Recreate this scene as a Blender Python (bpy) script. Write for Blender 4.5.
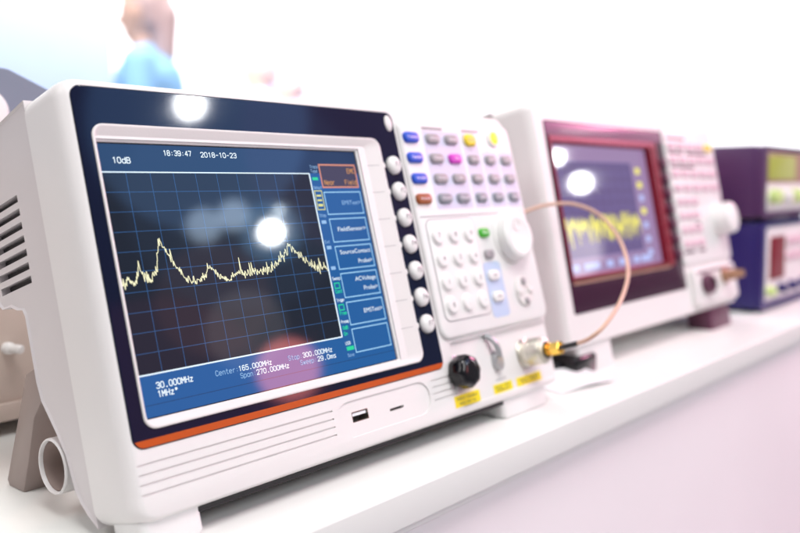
import bpy, bmesh, math, random
from mathutils import Matrix, Vector, Euler
random.seed(7)
R_ = math.radians
MM = 0.001
scene = bpy.context.scene
for o in list(bpy.data.objects): bpy.data.objects.remove(o)
COL = scene.collection

# ------------------------------------------------------------------ camera
# the near analyzer leans back by TILT; its own frame is (x right, y into the
# device, z up along the front), in millimetres, with ORG1 standing on the counter
TILT = R_(15.0)
ORG1 = (163.0, 10.0, -56.0)
M1 = Matrix.Translation((0.163, 0, 0)) @ Matrix.Rotation(-TILT, 4, 'X')
cam_d = bpy.data.cameras.new('camera')
cam = bpy.data.objects.new('camera', cam_d); COL.objects.link(cam)
right = Vector((0.65702, -0.725644, -0.204366))
down = Vector((-0.0767157, 0.2053253, -0.9756824))
fwd = Vector((0.7499593, 0.6567214, 0.0792346))
loc = (Vector((-201.323, -340.484, 13.527)) - Vector(ORG1)) * MM
mc = Matrix.Identity(4)
for i in range(3):
    mc[i][0] = right[i]; mc[i][1] = -down[i]; mc[i][2] = -fwd[i]; mc[i][3] = loc[i]
cam.matrix_world = M1 @ mc
cam_d.sensor_width = 36.0
cam_d.lens = 842.46 / 800 * 36.0
cam_d.clip_start = 0.01; cam_d.clip_end = 200
cam_d.dof.use_dof = True
cam_d.dof.focus_distance = 0.43
cam_d.dof.aperture_fstop = 5.0
scene.camera = cam

# ------------------------------------------------------------------ world, lamps, exposure
w = bpy.data.worlds.new('World'); scene.world = w; w.use_nodes = True
bg = w.node_tree.nodes['Background']
bg.inputs['Color'].default_value = (0.95, 0.94, 1.0, 1); bg.inputs['Strength'].default_value = 0.19

def lamp(name, pos, target, size, power, color=(1, 1, 1), shape='DISK', size_y=None):
    d = bpy.data.lights.new(name, 'AREA'); d.shape = shape; d.size = size
    if size_y: d.size_y = size_y
    d.energy = power; d.color = color
    o = bpy.data.objects.new(name, d); COL.objects.link(o)
    o.location = pos
    o.rotation_euler = (Vector(target) - Vector(pos)).to_track_quat('-Z', 'Y').to_euler()
    return o
# soft ceiling field over the counter
lamp('key_and_fill_light', (-0.05, -0.85, 2.15), (0.25, 0.1, 0.1), 1.2, 37, (1.0, 0.985, 0.97), 'RECTANGLE', 1.0)
lamp('key_and_fill_light', (0.5, -2.3, 1.5), (0.4, 0.0, -0.05), 1.0, 19, (1.0, 0.985, 0.98), 'RECTANGLE', 0.8)  # added frontal fill that brightens the counter front
# unseen hall lights added to burn out the walls and stands behind
lamp('hall_fill_light', (4.0, 4.2, 3.0), (4.6, 5.6, 0.4), 3.0, 330, (1, 0.99, 0.99), 'RECTANGLE', 2.0)
lamp('hall_fill_light', (10.0, 2.5, 3.0), (13, 3.5, 0.3), 3.0, 360, (1, 0.985, 0.985), 'RECTANGLE', 2.0)
lamp('hall_fill_light', (0.8, 3.0, 3.0), (1.2, 5.5, 0.4), 2.4, 115, (0.97, 0.98, 1), 'RECTANGLE', 1.6)
lamp('key_and_fill_light', (-1.7, 0.5, 1.7), (0.0, 0.05, 0.08), 1.2, 15, (1.0, 0.96, 0.96), 'RECTANGLE', 1.0)  # added fill for the near analyzer's left side
lamp('hall_fill_light', (0.9, 1.5, 2.9), (1.9, 3.2, 0.9), 1.2, 90, (1, 0.99, 1), 'RECTANGLE', 1.0)  # added fill on the camera side of the blue-shirted person
lamp('hall_fill_light', (2.6, 2.9, 2.9), (3.9, 4.5, 1.0), 1.2, 120, (1, 0.99, 1), 'RECTANGLE', 1.0)  # added fill on the camera side of the two visitors
# unseen pink lamp added for the flare's tint farther along the counter
lamp('pink_flare_lamp', (2.0, -0.55, 0.85), (0.75, 0.02, 0.08), 0.4, 12.0, (1.0, 0.36, 0.56))
# unseen warm lamp added for the flare's glow behind the far end
lamp('warm_flare_lamp', (1.55, 0.95, 0.75), (0.75, 0.1, 0.16), 0.3, 6.0, (1.0, 0.5, 0.36))
# ceiling spots mirrored in the screens, plus unseen discs added as coloured reflections
def spot(p, d, dist, size, power, color=(1, 1, 1)):
    p = Vector(p) * MM; d = Vector(d).normalized(); q = p + d * dist
    lamp('mirrored_lamp', q, p, size, power, color)
spot((92, 26, 135), (.645, -.685, .337), 5.0, 0.135, 5.0, (0.95, 0.98, 1))
spot((100, 29, 146), (.653, -.668, .356), 5.2, 0.05, 0.22, (0.8, 0.92, 1))
spot((55, 43, 200), (.573, -.657, .489), 4.0, 0.125, 3.8, (0.97, 0.98, 1))
spot((50, 27, 140), (.585, -.722, .369), 4.6, 0.20, 0.55, (0.6, 0.78, 1))
spot((70, 28, 145), (.613, -.699, .369), 4.6, 0.18, 0.5, (0.6, 0.78, 1))
spot((60, 40, 185), (.58, -.66, .47), 4.0, 1.1, 4.0, (0.22, 0.48, 1))  # unseen blue disc added as the glow across the top bezel
spot((60, 35, 160), (.62, -.68, .38), 5.6, 1.6, 1.6, (0.3, 0.55, 1))  # broad blue disc added as haze over the upper screen
spot((92, 26, 135), (.645, -.685, .337), 5.3, 0.40, 0.9, (0.2, 0.55, 1))  # blue disc added as a halo around the big spot's reflection
spot((48, 17, 104), (.588, -.755, .289), 3.0, 0.45, 0.16, (1, 0.42, 0.32))  # unseen reddish disc added to warm the lower graph reflection
spot((70, 14, 90), (.612, -.752, .245), 3.0, 0.32, 0.16, (1, 0.92, 0.95))  # pale disc added as a whitish smear in the screen
spot((86, 7, 64), (.644, -.742, .185), 2.0, 0.18, 0.62, (1, 0.26, 0.24))  # red disc added as a reddish patch low in the screen
spot((190, 43, 190), (.72, -.56, .40), 4.0, 1.3, 0.9, (0.75, 0.25, 0.7))  # purple disc added to tint the bezel's upper right
spot((0, 4, 60), (.52, -.83, .19), 3.0, 0.9, 0.5, (0.9, 0.15, 0.3))  # red disc added to tint the lower bezel
spot((470, 45, 160), (.858, -.457, .234), 4.0, 0.06, 1.0)
spot((500, 45, 150), (.873, -.447, .194), 4.0, 0.085, 1.8)
spot((440, 30, 110), (.864, -.480, .118), 2.0, 0.20, 0.32, (1, 0.92, 0.96))  # pale disc added as a white reflection low in the far screen
vs = scene.view_settings
vs.view_transform = 'Standard'; vs.look = 'None'; vs.exposure = 0.2; vs.gamma = 1.0
scene.render.engine = 'CYCLES'
scene.cycles.max_bounces = 8

# ------------------------------------------------------------------ materials
def mat(name, col, rough=0.4, metal=0.0, spec=0.5, var=0.03, bump=0.0, bscale=900.0, vscale=6.0, emit=None, estr=1.0, coat=0.0, trans=0.0):
    m = bpy.data.materials.new(name); m.use_nodes = True
    nt = m.node_tree; b = nt.nodes['Principled BSDF']
    b.inputs['Roughness'].default_value = rough; b.inputs['Metallic'].default_value = metal
    b.inputs['Specular IOR Level'].default_value = spec
    b.inputs['Coat Weight'].default_value = coat; b.inputs['Coat Roughness'].default_value = 0.05
    b.inputs['Transmission Weight'].default_value = trans
    tc = nt.nodes.new('ShaderNodeTexCoord')
    if var > 0:
        n = nt.nodes.new('ShaderNodeTexNoise'); n.inputs['Scale'].default_value = vscale; n.inputs['Detail'].default_value = 5
        nt.links.new(tc.outputs['Object'], n.inputs['Vector'])
        r = nt.nodes.new('ShaderNodeMix'); r.data_type = 'RGBA'
        r.inputs[6].default_value = (*[c * (1 - var) for c in col], 1)
        r.inputs[7].default_value = (*[min(1, c * (1 + var)) for c in col], 1)
        nt.links.new(n.outputs['Fac'], r.inputs[0]); nt.links.new(r.outputs[2], b.inputs['Base Color'])
        mr = nt.nodes.new('ShaderNodeMapRange'); mr.inputs[3].default_value = rough * 0.9; mr.inputs[4].default_value = min(1, rough * 1.12)
        nt.links.new(n.outputs['Fac'], mr.inputs[0]); nt.links.new(mr.outputs[0], b.inputs['Roughness'])
    else:
        b.inputs['Base Color'].default_value = (*col, 1)
    if bump > 0:
        n2 = nt.nodes.new('ShaderNodeTexNoise'); n2.inputs['Scale'].default_value = bscale; n2.inputs['Detail'].default_value = 2
        nt.links.new(tc.outputs['Object'], n2.inputs['Vector'])
        bp = nt.nodes.new('ShaderNodeBump'); bp.inputs['Strength'].default_value = bump; bp.inputs['Distance'].default_value = 0.0004
        nt.links.new(n2.outputs['Fac'], bp.inputs['Height']); nt.links.new(bp.outputs['Normal'], b.inputs['Normal'])
    if emit:
        b.inputs['Emission Color'].default_value = (*emit, 1); b.inputs['Emission Strength'].default_value = estr
    return m
M = {}
M['shell'] = mat('white_plastic', (0.80, 0.775, 0.77), 0.38, bump=0.10)
M['rear'] = mat('rear_plastic', (0.68, 0.64, 0.65), 0.42, bump=0.12)
M['panel'] = mat('panel_plastic', (0.82, 0.81, 0.805), 0.36, bump=0.06)
M['frame'] = mat('frame_plastic', (0.76, 0.73, 0.72), 0.35, bump=0.08)
M['bezel'] = mat('navy_gloss', (0.003, 0.006, 0.026), 0.06, spec=0.45, var=0.1)
M['orange'] = mat('orange_paint', (0.50, 0.075, 0.002), 0.3)
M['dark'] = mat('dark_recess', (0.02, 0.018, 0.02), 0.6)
M['line'] = mat('grey_print', (0.30, 0.29, 0.31), 0.5)
M['ink'] = mat('dark_ink', (0.05, 0.05, 0.06), 0.5, var=0)
M['whiteink'] = mat('white_ink', (0.85, 0.87, 0.92), 0.5, var=0)
M['key_white'] = mat('key_white', (0.84, 0.83, 0.82), 0.33, bump=0.05)
M['key_grey'] = mat('key_grey', (0.37, 0.34, 0.36), 0.4)
M['key_slate'] = mat('key_slate', (0.28, 0.29, 0.33), 0.4)
M['key_blue'] = mat('key_blue', (0.015, 0.085, 0.60), 0.35)
M['key_brown'] = mat('key_brown', (0.34, 0.085, 0.02), 0.35)
M['key_yellow'] = mat('key_yellow', (0.88, 0.66, 0.03), 0.35)
M['key_pink'] = mat('key_pink', (0.62, 0.05, 0.52), 0.35)
M['key_green'] = mat('key_green', (0.06, 0.46, 0.03), 0.35)
M['led'] = mat('amber_led', (0.85, 0.5, 0.03), 0.3, var=0, emit=(1.0, 0.62, 0.03), estr=0.9)
M['lavender'] = mat('lavender_print', (0.63, 0.63, 0.78), 0.42)
M['skyblue'] = mat('pale_blue_print', (0.50, 0.60, 0.80), 0.42)
M['yellow'] = mat('yellow_label', (0.90, 0.72, 0.01), 0.5)
M['black'] = mat('black_rubber', (0.006, 0.006, 0.008), 0.16, bump=0.05, bscale=250)
M['metal'] = mat('nickel', (0.72, 0.69, 0.62), 0.22, metal=1.0)
M['champagne'] = mat('satin_nickel', (0.78, 0.75, 0.66), 0.32, metal=0.75)
M['steel'] = mat('grey_metal', (0.46, 0.47, 0.49), 0.35, metal=0.5)
M['gold'] = mat('gold_plate', (0.95, 0.60, 0.12), 0.2, metal=1.0)
M['copper'] = mat('copper_brown_jacket', (0.66, 0.42, 0.32), 0.35)
M['taupe'] = mat('taupe_plastic', (0.33, 0.265, 0.245), 0.45, bump=0.1)
M['tube_in'] = mat('tube_inside', (0.42, 0.33, 0.30), 0.6)
M['counter'] = mat('counter_laminate', (0.80, 0.81, 0.785), 0.30, var=0.02, vscale=3)
M['edge'] = mat('counter_edge', (0.80, 0.79, 0.785), 0.35, var=0.02, vscale=4)
M['cpanel'] = mat('counter_panel', (0.84, 0.80, 0.82), 0.38, var=0.035, vscale=5)
M['wall'] = mat('hall_wall', (0.86, 0.865, 0.88), 0.6, var=0.01, vscale=1)
M['floor'] = mat('hall_floor', (0.55, 0.55, 0.57), 0.4, var=0.06, vscale=2)
M['bluepanel'] = mat('pale_blue_board', (0.24, 0.29, 0.40), 0.5)
M['lilac'] = mat('pale_lilac_board', (0.27, 0.255, 0.36), 0.5)
M['paper'] = mat('white_paper', (0.85, 0.85, 0.87), 0.7)
M['beige'] = mat('beige_enamel', (0.62, 0.52, 0.46), 0.45, bump=0.05)
M['greyplastic'] = mat('blue_grey_plastic', (0.20, 0.23, 0.30), 0.45)
# second analyzer and power supplies
M['mauve'] = mat('flare_mauve_bezel', (0.24, 0.09, 0.17), 0.25)  # lens flare's mauve wash put into the bezel colour
M['maroon'] = mat('flare_maroon_frame', (0.19, 0.005, 0.018), 0.4, spec=0.25)  # red of the lens flare put into the colour
M['plum'] = mat('plum_bezel', (0.045, 0.010, 0.032), 0.25, spec=0.25)
M['tan'] = mat('tan_trim', (0.36, 0.20, 0.15), 0.4)
M['pinkkey'] = mat('flare_pink_key', (0.72, 0.50, 0.58), 0.4)  # made pinker to carry the lens flare's wash
M['plumkey'] = mat('plum_key', (0.10, 0.025, 0.06), 0.35)
M['indigo'] = mat('indigo_enamel', (0.022, 0.013, 0.14), 0.35)
M['brick'] = mat('dusky_purple_enamel', (0.075, 0.022, 0.10), 0.35)
M['lcdgreen'] = mat('green_display', (0.22, 0.26, 0.04), 0.3, emit=(0.42, 0.40, 0.04), estr=0.35)
M['greenkey'] = mat('pale_green_key', (0.62, 0.78, 0.30), 0.4)
M['brown_metal'] = mat('brown_metal', (0.42, 0.24, 0.15), 0.35, metal=0.6)
# people; hair and blue shirt are paled to carry the hall's glare
M['skin'] = mat('skin', (0.62, 0.40, 0.32), 0.5)
M['hair'] = mat('brown_hair', (0.50, 0.36, 0.35), 0.6)
M['shirt'] = mat('blue_shirt', (0.26, 0.50, 0.78), 0.8)
M['shirt2'] = mat('pale_shirt', (0.55, 0.55, 0.68), 0.8)
M['shirt3'] = mat('slate_shirt', (0.16, 0.22, 0.50), 0.8)
M['trousers'] = mat('dark_trousers', (0.05, 0.05, 0.08), 0.8)

def lcd(name, e, s=1.0, base=(0.004, 0.005, 0.008)):
    return mat(name, base, 0.045, var=0, emit=e, estr=s)
M['lcd_graph'] = lcd('lcd_graph', (0.006, 0.010, 0.020))
M['lcd_blue'] = lcd('lcd_blue', (0.010, 0.095, 0.30))
M['lcd_head'] = lcd('lcd_header_blue', (0.008, 0.034, 0.095))
M['lcd_white'] = lcd('lcd_white', (0.78, 0.92, 1.0))
M['lcd_grid'] = lcd('lcd_grid', (0.032, 0.11, 0.29))
M['lcd_trace'] = lcd('lcd_trace', (1.0, 0.96, 0.62))
M['lcd_text'] = lcd('lcd_text', (0.85, 0.95, 1.0))
M['lcd_dim'] = lcd('lcd_dim_text', (0.28, 0.48, 0.75))
M['lcd_box'] = lcd('lcd_box_line', (0.36, 0.66, 0.92))
M['lcd_salmon'] = lcd('lcd_salmon', (0.66, 0.26, 0.17))
M['lcd_salmon_fill'] = lcd('lcd_salmon_fill', (0.05, 0.045, 0.085))
M['lcd_orange'] = lcd('lcd_orange', (0.55, 0.26, 0.09))
M['lcd_yellow'] = lcd('lcd_yellow', (0.72, 0.70, 0.22))
M['lcd_green'] = lcd('lcd_green', (0.02, 0.62, 0.30))
M['lcd_black'] = lcd('lcd_border', (0.0, 0.0, 0.0))
M['lcd2'] = lcd('lcd_purple', (0.30, 0.20, 0.36))  # purple of the far screen carries the flare's haze in its colour
M['lcd2_dark'] = lcd('lcd_purple_dark', (0.13, 0.09, 0.22))
M['lcd2_line'] = lcd('lcd_purple_grid', (0.20, 0.16, 0.40))
M['lcd2_trace'] = lcd('lcd_trace_yellow', (0.9, 0.82, 0.14))
M['lcd2_txt'] = lcd('lcd_lilac', (0.45, 0.50, 0.85))

# ------------------------------------------------------------------ mesh helpers (millimetres)
class B:
    def __init__(s): s.v = []; s.f = []
    def loft(s, loops, cap0=True, cap1=True, closed=True):
        n = len(loops[0]); base = len(s.v)
        for L in loops: s.v += [tuple(p) for p in L]
        for k in range(len(loops) - 1):
            for i in range(n if closed else n - 1):
                j = (i + 1) % n
                s.f.append((base + k*n + i, base + k*n + j, base + (k+1)*n + j, base + (k+1)*n + i))
        if cap0: s.f.append(tuple(base + i for i in range(n)))
        if cap1: s.f.append(tuple(base + (len(loops)-1)*n + i for i in range(n)))
        return s
    def box(s, x0, x1, y0, y1, z0, z1, b=0.0):
        if b <= 0:
            return s.loft([[(x0,y0,z0),(x1,y0,z0),(x1,y0,z1),(x0,y0,z1)], [(x0,y1,z0),(x1,y1,z0),(x1,y1,z1),(x0,y1,z1)]])
        bm = bmesh.new()
        bmesh.ops.create_cube(bm, size=1)
        for q in bm.verts:
            q.co = Vector(((x0+x1)/2 + q.co.x*(x1-x0), (y0+y1)/2 + q.co.y*(y1-y0), (z0+z1)/2 + q.co.z*(z1-z0)))
        bmesh.ops.bevel(bm, geom=bm.edges[:], offset=b, segments=3, affect='EDGES', profile=0.5)
        base = len(s.v); bm.verts.index_update()
        s.v += [tuple(q.co) for q in bm.verts]; s.f += [tuple(base + q.index for q in f.verts) for f in bm.faces]
        bm.free(); return s
    def plate(s, x0, x1, z0, z1, r, y0, y1, bev=0.0, n=5):
        """rounded slab in the front plane, front at y0 (towards viewer), back at y1"""
        L = [[(x, y1, z) for x, z in rr(x0, x1, z0, z1, r, n)]]
        if bev > 0:
            for k in range(0, 4):
                a = k / 3 * math.pi / 2
                i = bev * (1 - math.cos(a)); yy = y0 + bev * (1 - math.sin(a))
                L.append([(x, yy, z) for x, z in rr(x0+i, x1-i, z0+i, z1-i, max(r-i, 0.05), n)])
        else:
            L.append([(x, y0, z) for x, z in rr(x0, x1, z0, z1, r, n)])
        return s.loft(L)
    def lathe(s, c, axis, prof, n=28, sx=1.0, sz=1.0, caps=True):
        """prof = [(radius, distance along axis)], axis = direction vector"""
        a = Vector(axis).normalized(); c = Vector(c)
        u = a.cross(Vector((0, 0, 1)));
        if u.length < 0.1: u = a.cross(Vector((1, 0, 0)))
        u.normalize(); v = u.cross(a).normalized()
        L = []
        for r, d in prof:
            L.append([tuple(c + a*d + u*(max(r, 0.01)*sx*math.cos(2*math.pi*i/n)) + v*(max(r, 0.01)*sz*math.sin(2*math.pi*i/n))) for i in range(n)])
        return s.loft(L, caps, caps)
    def sweep(s, pts, rad, n=10):
        P = [Vector(p) for p in pts]; L = []; u = None
        for i, p in enumerate(P):
            t = (P[min(i+1, len(P)-1)] - P[max(i-1, 0)]).normalized()
            if u is None:
                u = t.cross(Vector((0, 0, 1)))
                if u.length < 0.1: u = t.cross(Vector((1, 0, 0)))
            u = (u - t * u.dot(t)).normalized(); v = t.cross(u)
            r = rad[i] if isinstance(rad, (list, tuple)) else rad
            L.append([tuple(p + u*(r*math.cos(2*math.pi*k/n)) + v*(r*math.sin(2*math.pi*k/n))) for k in range(n)])
        return s.loft(L)
    def strip(s, pts, wid, y):
        """flat poly-line of width wid in the front plane"""
        for (x0, z0), (x1, z1) in zip(pts[:-1], pts[1:]):
            d = math.hypot(x1-x0, z1-z0) or 1; nx = -(z1-z0)/d*wid/2; nz = (x1-x0)/d*wid/2
            base = len(s.v)
            s.v += [(x0-nx, y, z0-nz), (x1-nx, y, z1-nz), (x1+nx, y, z1+nz), (x0+nx, y, z0+nz)]
            s.f.append((base, base+1, base+2, base+3))
        return s
    def quad(s, x0, x1, z0, z1, y):
        base = len(s.v); s.v += [(x0,y,z0),(x1,y,z0),(x1,y,z1),(x0,y,z1)]; s.f.append((base, base+1, base+2, base+3)); return s
    def outline(s, x0, x1, z0, z1, wd, y):
        s.quad(x0, x1, z0, z0+wd, y); s.quad(x0, x1, z1-wd, z1, y); s.quad(x0, x0+wd, z0+wd, z1-wd, y); s.quad(x1-wd, x1, z0+wd, z1-wd, y); return s
    def mesh(s, name, org=(0, 0, 0), flat=False, angle=35):
        me = bpy.data.meshes.new(name)
        me.from_pydata([((x-org[0])*MM, (y-org[1])*MM, (z-org[2])*MM) for x, y, z in s.v], [], s.f)
        bm = bmesh.new(); bm.from_mesh(me)
        if flat:
            for f in bm.faces:
                if f.normal.y > 0: f.normal_flip()
        else:
            bmesh.ops.recalc_face_normals(bm, faces=bm.faces)
        bm.to_mesh(me); bm.free()
        me.shade_smooth(); me.set_sharp_from_angle(angle=R_(angle))
        return me
def rr(x0, x1, z0, z1, r, n=5):
    r = min(r, (x1-x0)/2 - 1e-4, (z1-z0)/2 - 1e-4); out = []
    for cx, cz, a0 in ((x1-r, z0+r, -90), (x1-r, z1-r, 0), (x0+r, z1-r, 90), (x0+r, z0+r, 180)):
        for k in range(n + 1):
            a = R_(a0 + 90*k/n); out.append((cx + r*math.cos(a), cz + r*math.sin(a)))
    return out
def link(name, me, m, parent=None):
    o = bpy.data.objects.new(name, me); COL.objects.link(o)
    if m is not None: me.materials.clear(); me.materials.append(M[m] if isinstance(m, str) else m)
    if parent: o.parent = parent
    return o
def thing(name, label, cat, matrix=None, group=None):
    o = bpy.data.objects.new(name, None); COL.objects.link(o); o.empty_display_size = 0.02
    if matrix is not None: o.matrix_world = matrix
    return tag(o, label, cat, group)
def tag(o, label, cat, group=None):
    o['label'] = label; o['category'] = cat
    if group: o['group'] = group
    return o
def cut(o, cutters):
    """carve real openings; cutters are lists of B"""
    tmp = []
    for k, c in enumerate(cutters):
        me = c[0].mesh('cutter', c[1]); t = bpy.data.objects.new('cutter', me); COL.objects.link(t)
        t.parent = o.parent
        md = o.modifiers.new('cut', 'BOOLEAN'); md.object = t; md.operation = 'DIFFERENCE'; md.solver = 'EXACT'
        tmp.append(t)
    bpy.context.view_layer.update()
    dg = bpy.context.evaluated_depsgraph_get()
    me = bpy.data.meshes.new_from_object(o.evaluated_get(dg))
    o.modifiers.clear(); o.data = me
    for t in tmp: bpy.data.objects.remove(t)
    me.shade_smooth(); me.set_sharp_from_angle(angle=R_(35))
def text_mesh(body, x0, z0, h, width=None, y=0.0, align='L', org=(0, 0, 0)):
    """lettering in the front plane: baseline z0, cap height h"""
    cu = bpy.data.curves.new('t', 'FONT'); cu.body = body; cu.resolution_u = 3
    ob = bpy.data.objects.new('t', cu); COL.objects.link(ob)
    bpy.context.view_layer.update()
    me = bpy.data.meshes.new_from_object(ob.evaluated_get(bpy.context.evaluated_depsgraph_get()))
    bpy.data.objects.remove(ob); bpy.data.curves.remove(cu)
    xs = [q.co.x for q in me.vertices] or [0, 1]
    a, b = min(xs), max(xs); k = h / 0.70
    kx = (width / (b - a)) if width else k
    ox = x0 if align == 'L' else (x0 - (b-a)*kx if align == 'R' else x0 - (b-a)*kx/2)
    for q in me.vertices:
        X, Z = q.co.x, q.co.y
        q.co = Vector(((ox + (X-a)*kx - org[0])*MM, (y - org[1])*MM, (z0 + Z*k - org[2])*MM))
    return me
def catmull(P, n=8):
    out = []; P = [Vector(p) for p in P]
    for i in range(len(P)-1):
        a, b, c, d = P[max(i-1, 0)], P[i], P[i+1], P[min(i+2, len(P)-1)]
        for k in range(n):
            t = k/n; out.append(0.5*((2*b) + (c-a)*t + (2*a-5*b+4*c-d)*t*t + (3*b-a-3*c+d)*t**3))
    return out + [P[-1]]

# ------------------------------------------------------------------ hall and counter
def struct(o): o['kind'] = 'structure'; return o
FZ = -750
struct(link('floor', B().box(-6000, 16000, -6000, 9000, FZ-100, FZ).mesh('floor'), 'floor'))
struct(link('wall_back', B().box(-6000, 14000, 7000, 7150, FZ, 3600).mesh('wall_back'), 'wall'))
struct(link('wall_right', B().box(14000, 14150, -3000, 7000, FZ, 3600).mesh('wall_right'), 'wall'))

ct = thing('counter', 'long white display counter with rounded top edge and pinkish front panels', 'counter', Matrix.Translation((0.9, 0.25, FZ*MM)))
co = (900, 250, FZ)
link('counter_top', B().box(-700, 3200, -41, 620, -20, 0, 1.2).mesh('counter_top', co), 'counter', ct)
link('edge_strip', B().box(-700, 3200, -34, -24, -27, -20.3, 0.6).mesh('edge_strip', co), 'edge', ct)
x = -700
for k in range(2):
    link('front_panel', B().box(x+1, x+1949, -30, -12, FZ, -27.3, 1.0).mesh('front_panel', co), 'cpanel', ct); x += 1950
link('side_panel', B().box(-698, -680, -10, 600, FZ, -21).mesh('side_panel', co), 'cpanel', ct)
link('side_panel', B().box(3180, 3198, -10, 600, FZ, -21).mesh('side_panel', co), 'cpanel', ct)

# pale boards of the stands behind
def board(x0, x1, y, z1, label, m='bluepanel'):
    t = thing('display_board', label, 'display board', Matrix.Translation(((x0+x1)/2*MM, y*MM, FZ*MM)), 'display boards of the stands behind')
    o_ = ((x0+x1)/2, y, FZ)
    link('panel', B().box(x0+40, x1-40, y, y+40, FZ+80, z1-40, 4).mesh('panel', o_), m, t)
    for xx in (x0, x1-40): link('post', B().box(xx, xx+39, y-5, y+45, FZ, z1, 4).mesh('post', o_), 'wall', t)
    for zz in (FZ+40, z1-40): link('rail', B().box(x0+40, x1-40, y-3, y+43, zz, zz+39, 4).mesh('rail', o_), 'wall', t)
board(1400, 2560, 4300, 1750, 'pale blue display board behind the person in the bright blue shirt')
board(3750, 4900, 5300, 1500, 'lilac display board behind the two distant visitors', 'lilac')

# ------------------------------------------------------------------ people far behind
def capsules(caps, voxel, name):
    b = B()
    for p, q, r0, r1 in caps:
        p, q = Vector(p), Vector(q); d = (q-p)
        L = max(d.length, 0.01); prof = []
        for k in range(5):
            a = math.pi/2*(1-k/4); prof.append((r0*math.cos(a), -r0*math.sin(a)))
        for k in range(5):
            a = math.pi/2*k/4; prof.append((r1*math.cos(a), L + r1*math.sin(a)))
        b.lathe(p, d if d.length > 0.01 else (0, 0, 1), prof, 14)
    me = b.mesh(name); o = bpy.data.objects.new(name, me); COL.objects.link(o)
    md = o.modifiers.new('r', 'REMESH'); md.mode = 'VOXEL'; md.voxel_size = voxel*MM
    ms = o.modifiers.new('s', 'SMOOTH'); ms.iterations = 3
    bpy.context.view_layer.update()
    out = bpy.data.meshes.new_from_object(o.evaluated_get(bpy.context.evaluated_depsgraph_get()))
    bpy.data.objects.remove(o); out.shade_smooth(); return out
def person(x, y, yaw, scale, shirt, label, long_hair=False):
    t = thing('person', label, 'person', Matrix.Translation((x*MM, y*MM, FZ*MM)) @ Matrix.Rotation(yaw, 4, 'Z') @ Matrix.Scale(scale, 4))
    H = 1700; caps = []
    def c(p, q, a, b_): caps.append((p, q, a, b_))
    # facing +x ; left/right along y
    for s in (-1, 1):
        c((0, 95*s, 900), (10, 95*s, 490), 88, 58); c((10, 95*s, 490), (-15, 95*s, 85), 56, 36); c((-15, 95*s, 50), (150, 105*s, 32), 42, 32)
        c((0, 185*s, 1390), (-15, 235*s, 1110), 50, 40); c((-15, 235*s, 1110), (120, 215*s, 900), 38, 28)
        c((120, 215*s, 900), (165, 205*s, 845), 32, 26)
        for k in range(4): c((160, (190+12*k)*s, 850), (190 - 4*k, (188+12*k)*s, 775), 9, 8)
        c((140, 190*s, 860), (175, 172*s, 815), 10, 9)
    c((0, -60, 930), (0, 60, 930), 110, 110); c((0, 0, 950), (0, 0, 1330), 120, 130); c((0, -95, 1330), (0, 95, 1330), 95, 95)
    c((0, -120, 1395), (0, 120, 1395), 55, 55); c((0, 0, 1400), (15, 0, 1500), 58, 54)
    c((10, 0, 1600), (20, 0, 1640), 88, 84); c((42, 0, 1545), (30, 0, 1600), 58, 78); c((98, 0, 1600), (118, 0, 1578), 12, 14)
    for s in (-1, 1): c((10, 84*s, 1590), (8, 88*s, 1615), 12, 14)
    link('body', capsules(caps, 13, 'body'), 'skin', t)
    sh = []
    for s in (-1, 1):
        sh.append(((0, 185*s, 1392), (-15, 235*s, 1112), 62, 54)); sh.append(((-15, 235*s, 1112), (60, 225*s, 1000), 50, 44))
    sh += [((0, -65, 930), (0, 65, 930), 122, 122), ((0, 0, 950), (0, 0, 1330), 134, 142), ((0, -95, 1330), (0, 95, 1330), 108, 108), ((0, -125, 1395), (0, 125, 1395), 66, 66), ((0, 0, 1405), (6, 0, 1450), 72, 66)]
    link('shirt', capsules(sh, 14, 'shirt'), shirt, t)
    tr = []
    for s in (-1, 1): tr += [((0, 95*s, 900), (10, 95*s, 490), 102, 74), ((10, 95*s, 490), (-15, 95*s, 100), 72, 60)]
    link('trousers', capsules(tr, 16, 'trousers'), 'trousers', t)
    hr = [((-12, 0, 1615), (-8, 0, 1655), 94, 92), ((30, 0, 1690), (-30, 0, 1680), 55, 70), ((-55, 0, 1560), (-40, 0, 1620), 52, 70)]
    if long_hair: hr += [((-55, 0, 1600), (-62, 0, 1440), 72, 50)]
    for s in (-1, 1): hr.append(((-15, 66*s, 1640), (-30, 60*s, 1570), 40, 30))
    h = link('hair', capsules(hr, 12, 'hair'), 'hair', t)
    for s in (-1, 1): link('eye', B().lathe((92, 32*s, 1618), (1, 0, 0), [(0, 0), (9, 2), (7, 6), (0, 8)], 12).mesh('eye'), 'ink', t)
    return t
person(1735, 2700, R_(135), 1.0, 'shirt', 'person with brown hair and bright blue shirt standing behind the counter', True)
person(3640, 4300, R_(140), 1.07, 'shirt2', 'distant person in a pale shirt standing by the lilac board')
person(4190, 4600, R_(150), 1.05, 'shirt3', 'distant person in a slate blue shirt turned away from the pale-shirted one')

# ------------------------------------------------------------------ near spectrum analyzer
A = thing('spectrum_analyzer', 'white spectrum analyzer with lit screen, navy bezel and orange stripe, tilted back', 'spectrum analyzer', M1, 'spectrum analyzers on the counter')
def part(name, b, m, parent=None, flat=False, angle=35):
    return link(name, b.mesh(name, ORG1, flat, angle), m, parent or A)
def label_text(body, x, z, h, m, parent, y, width=None, align='C', name='lettering'):
    return link(name, text_mesh(body, x, z, h, width, y, align, ORG1), m, parent)

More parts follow.
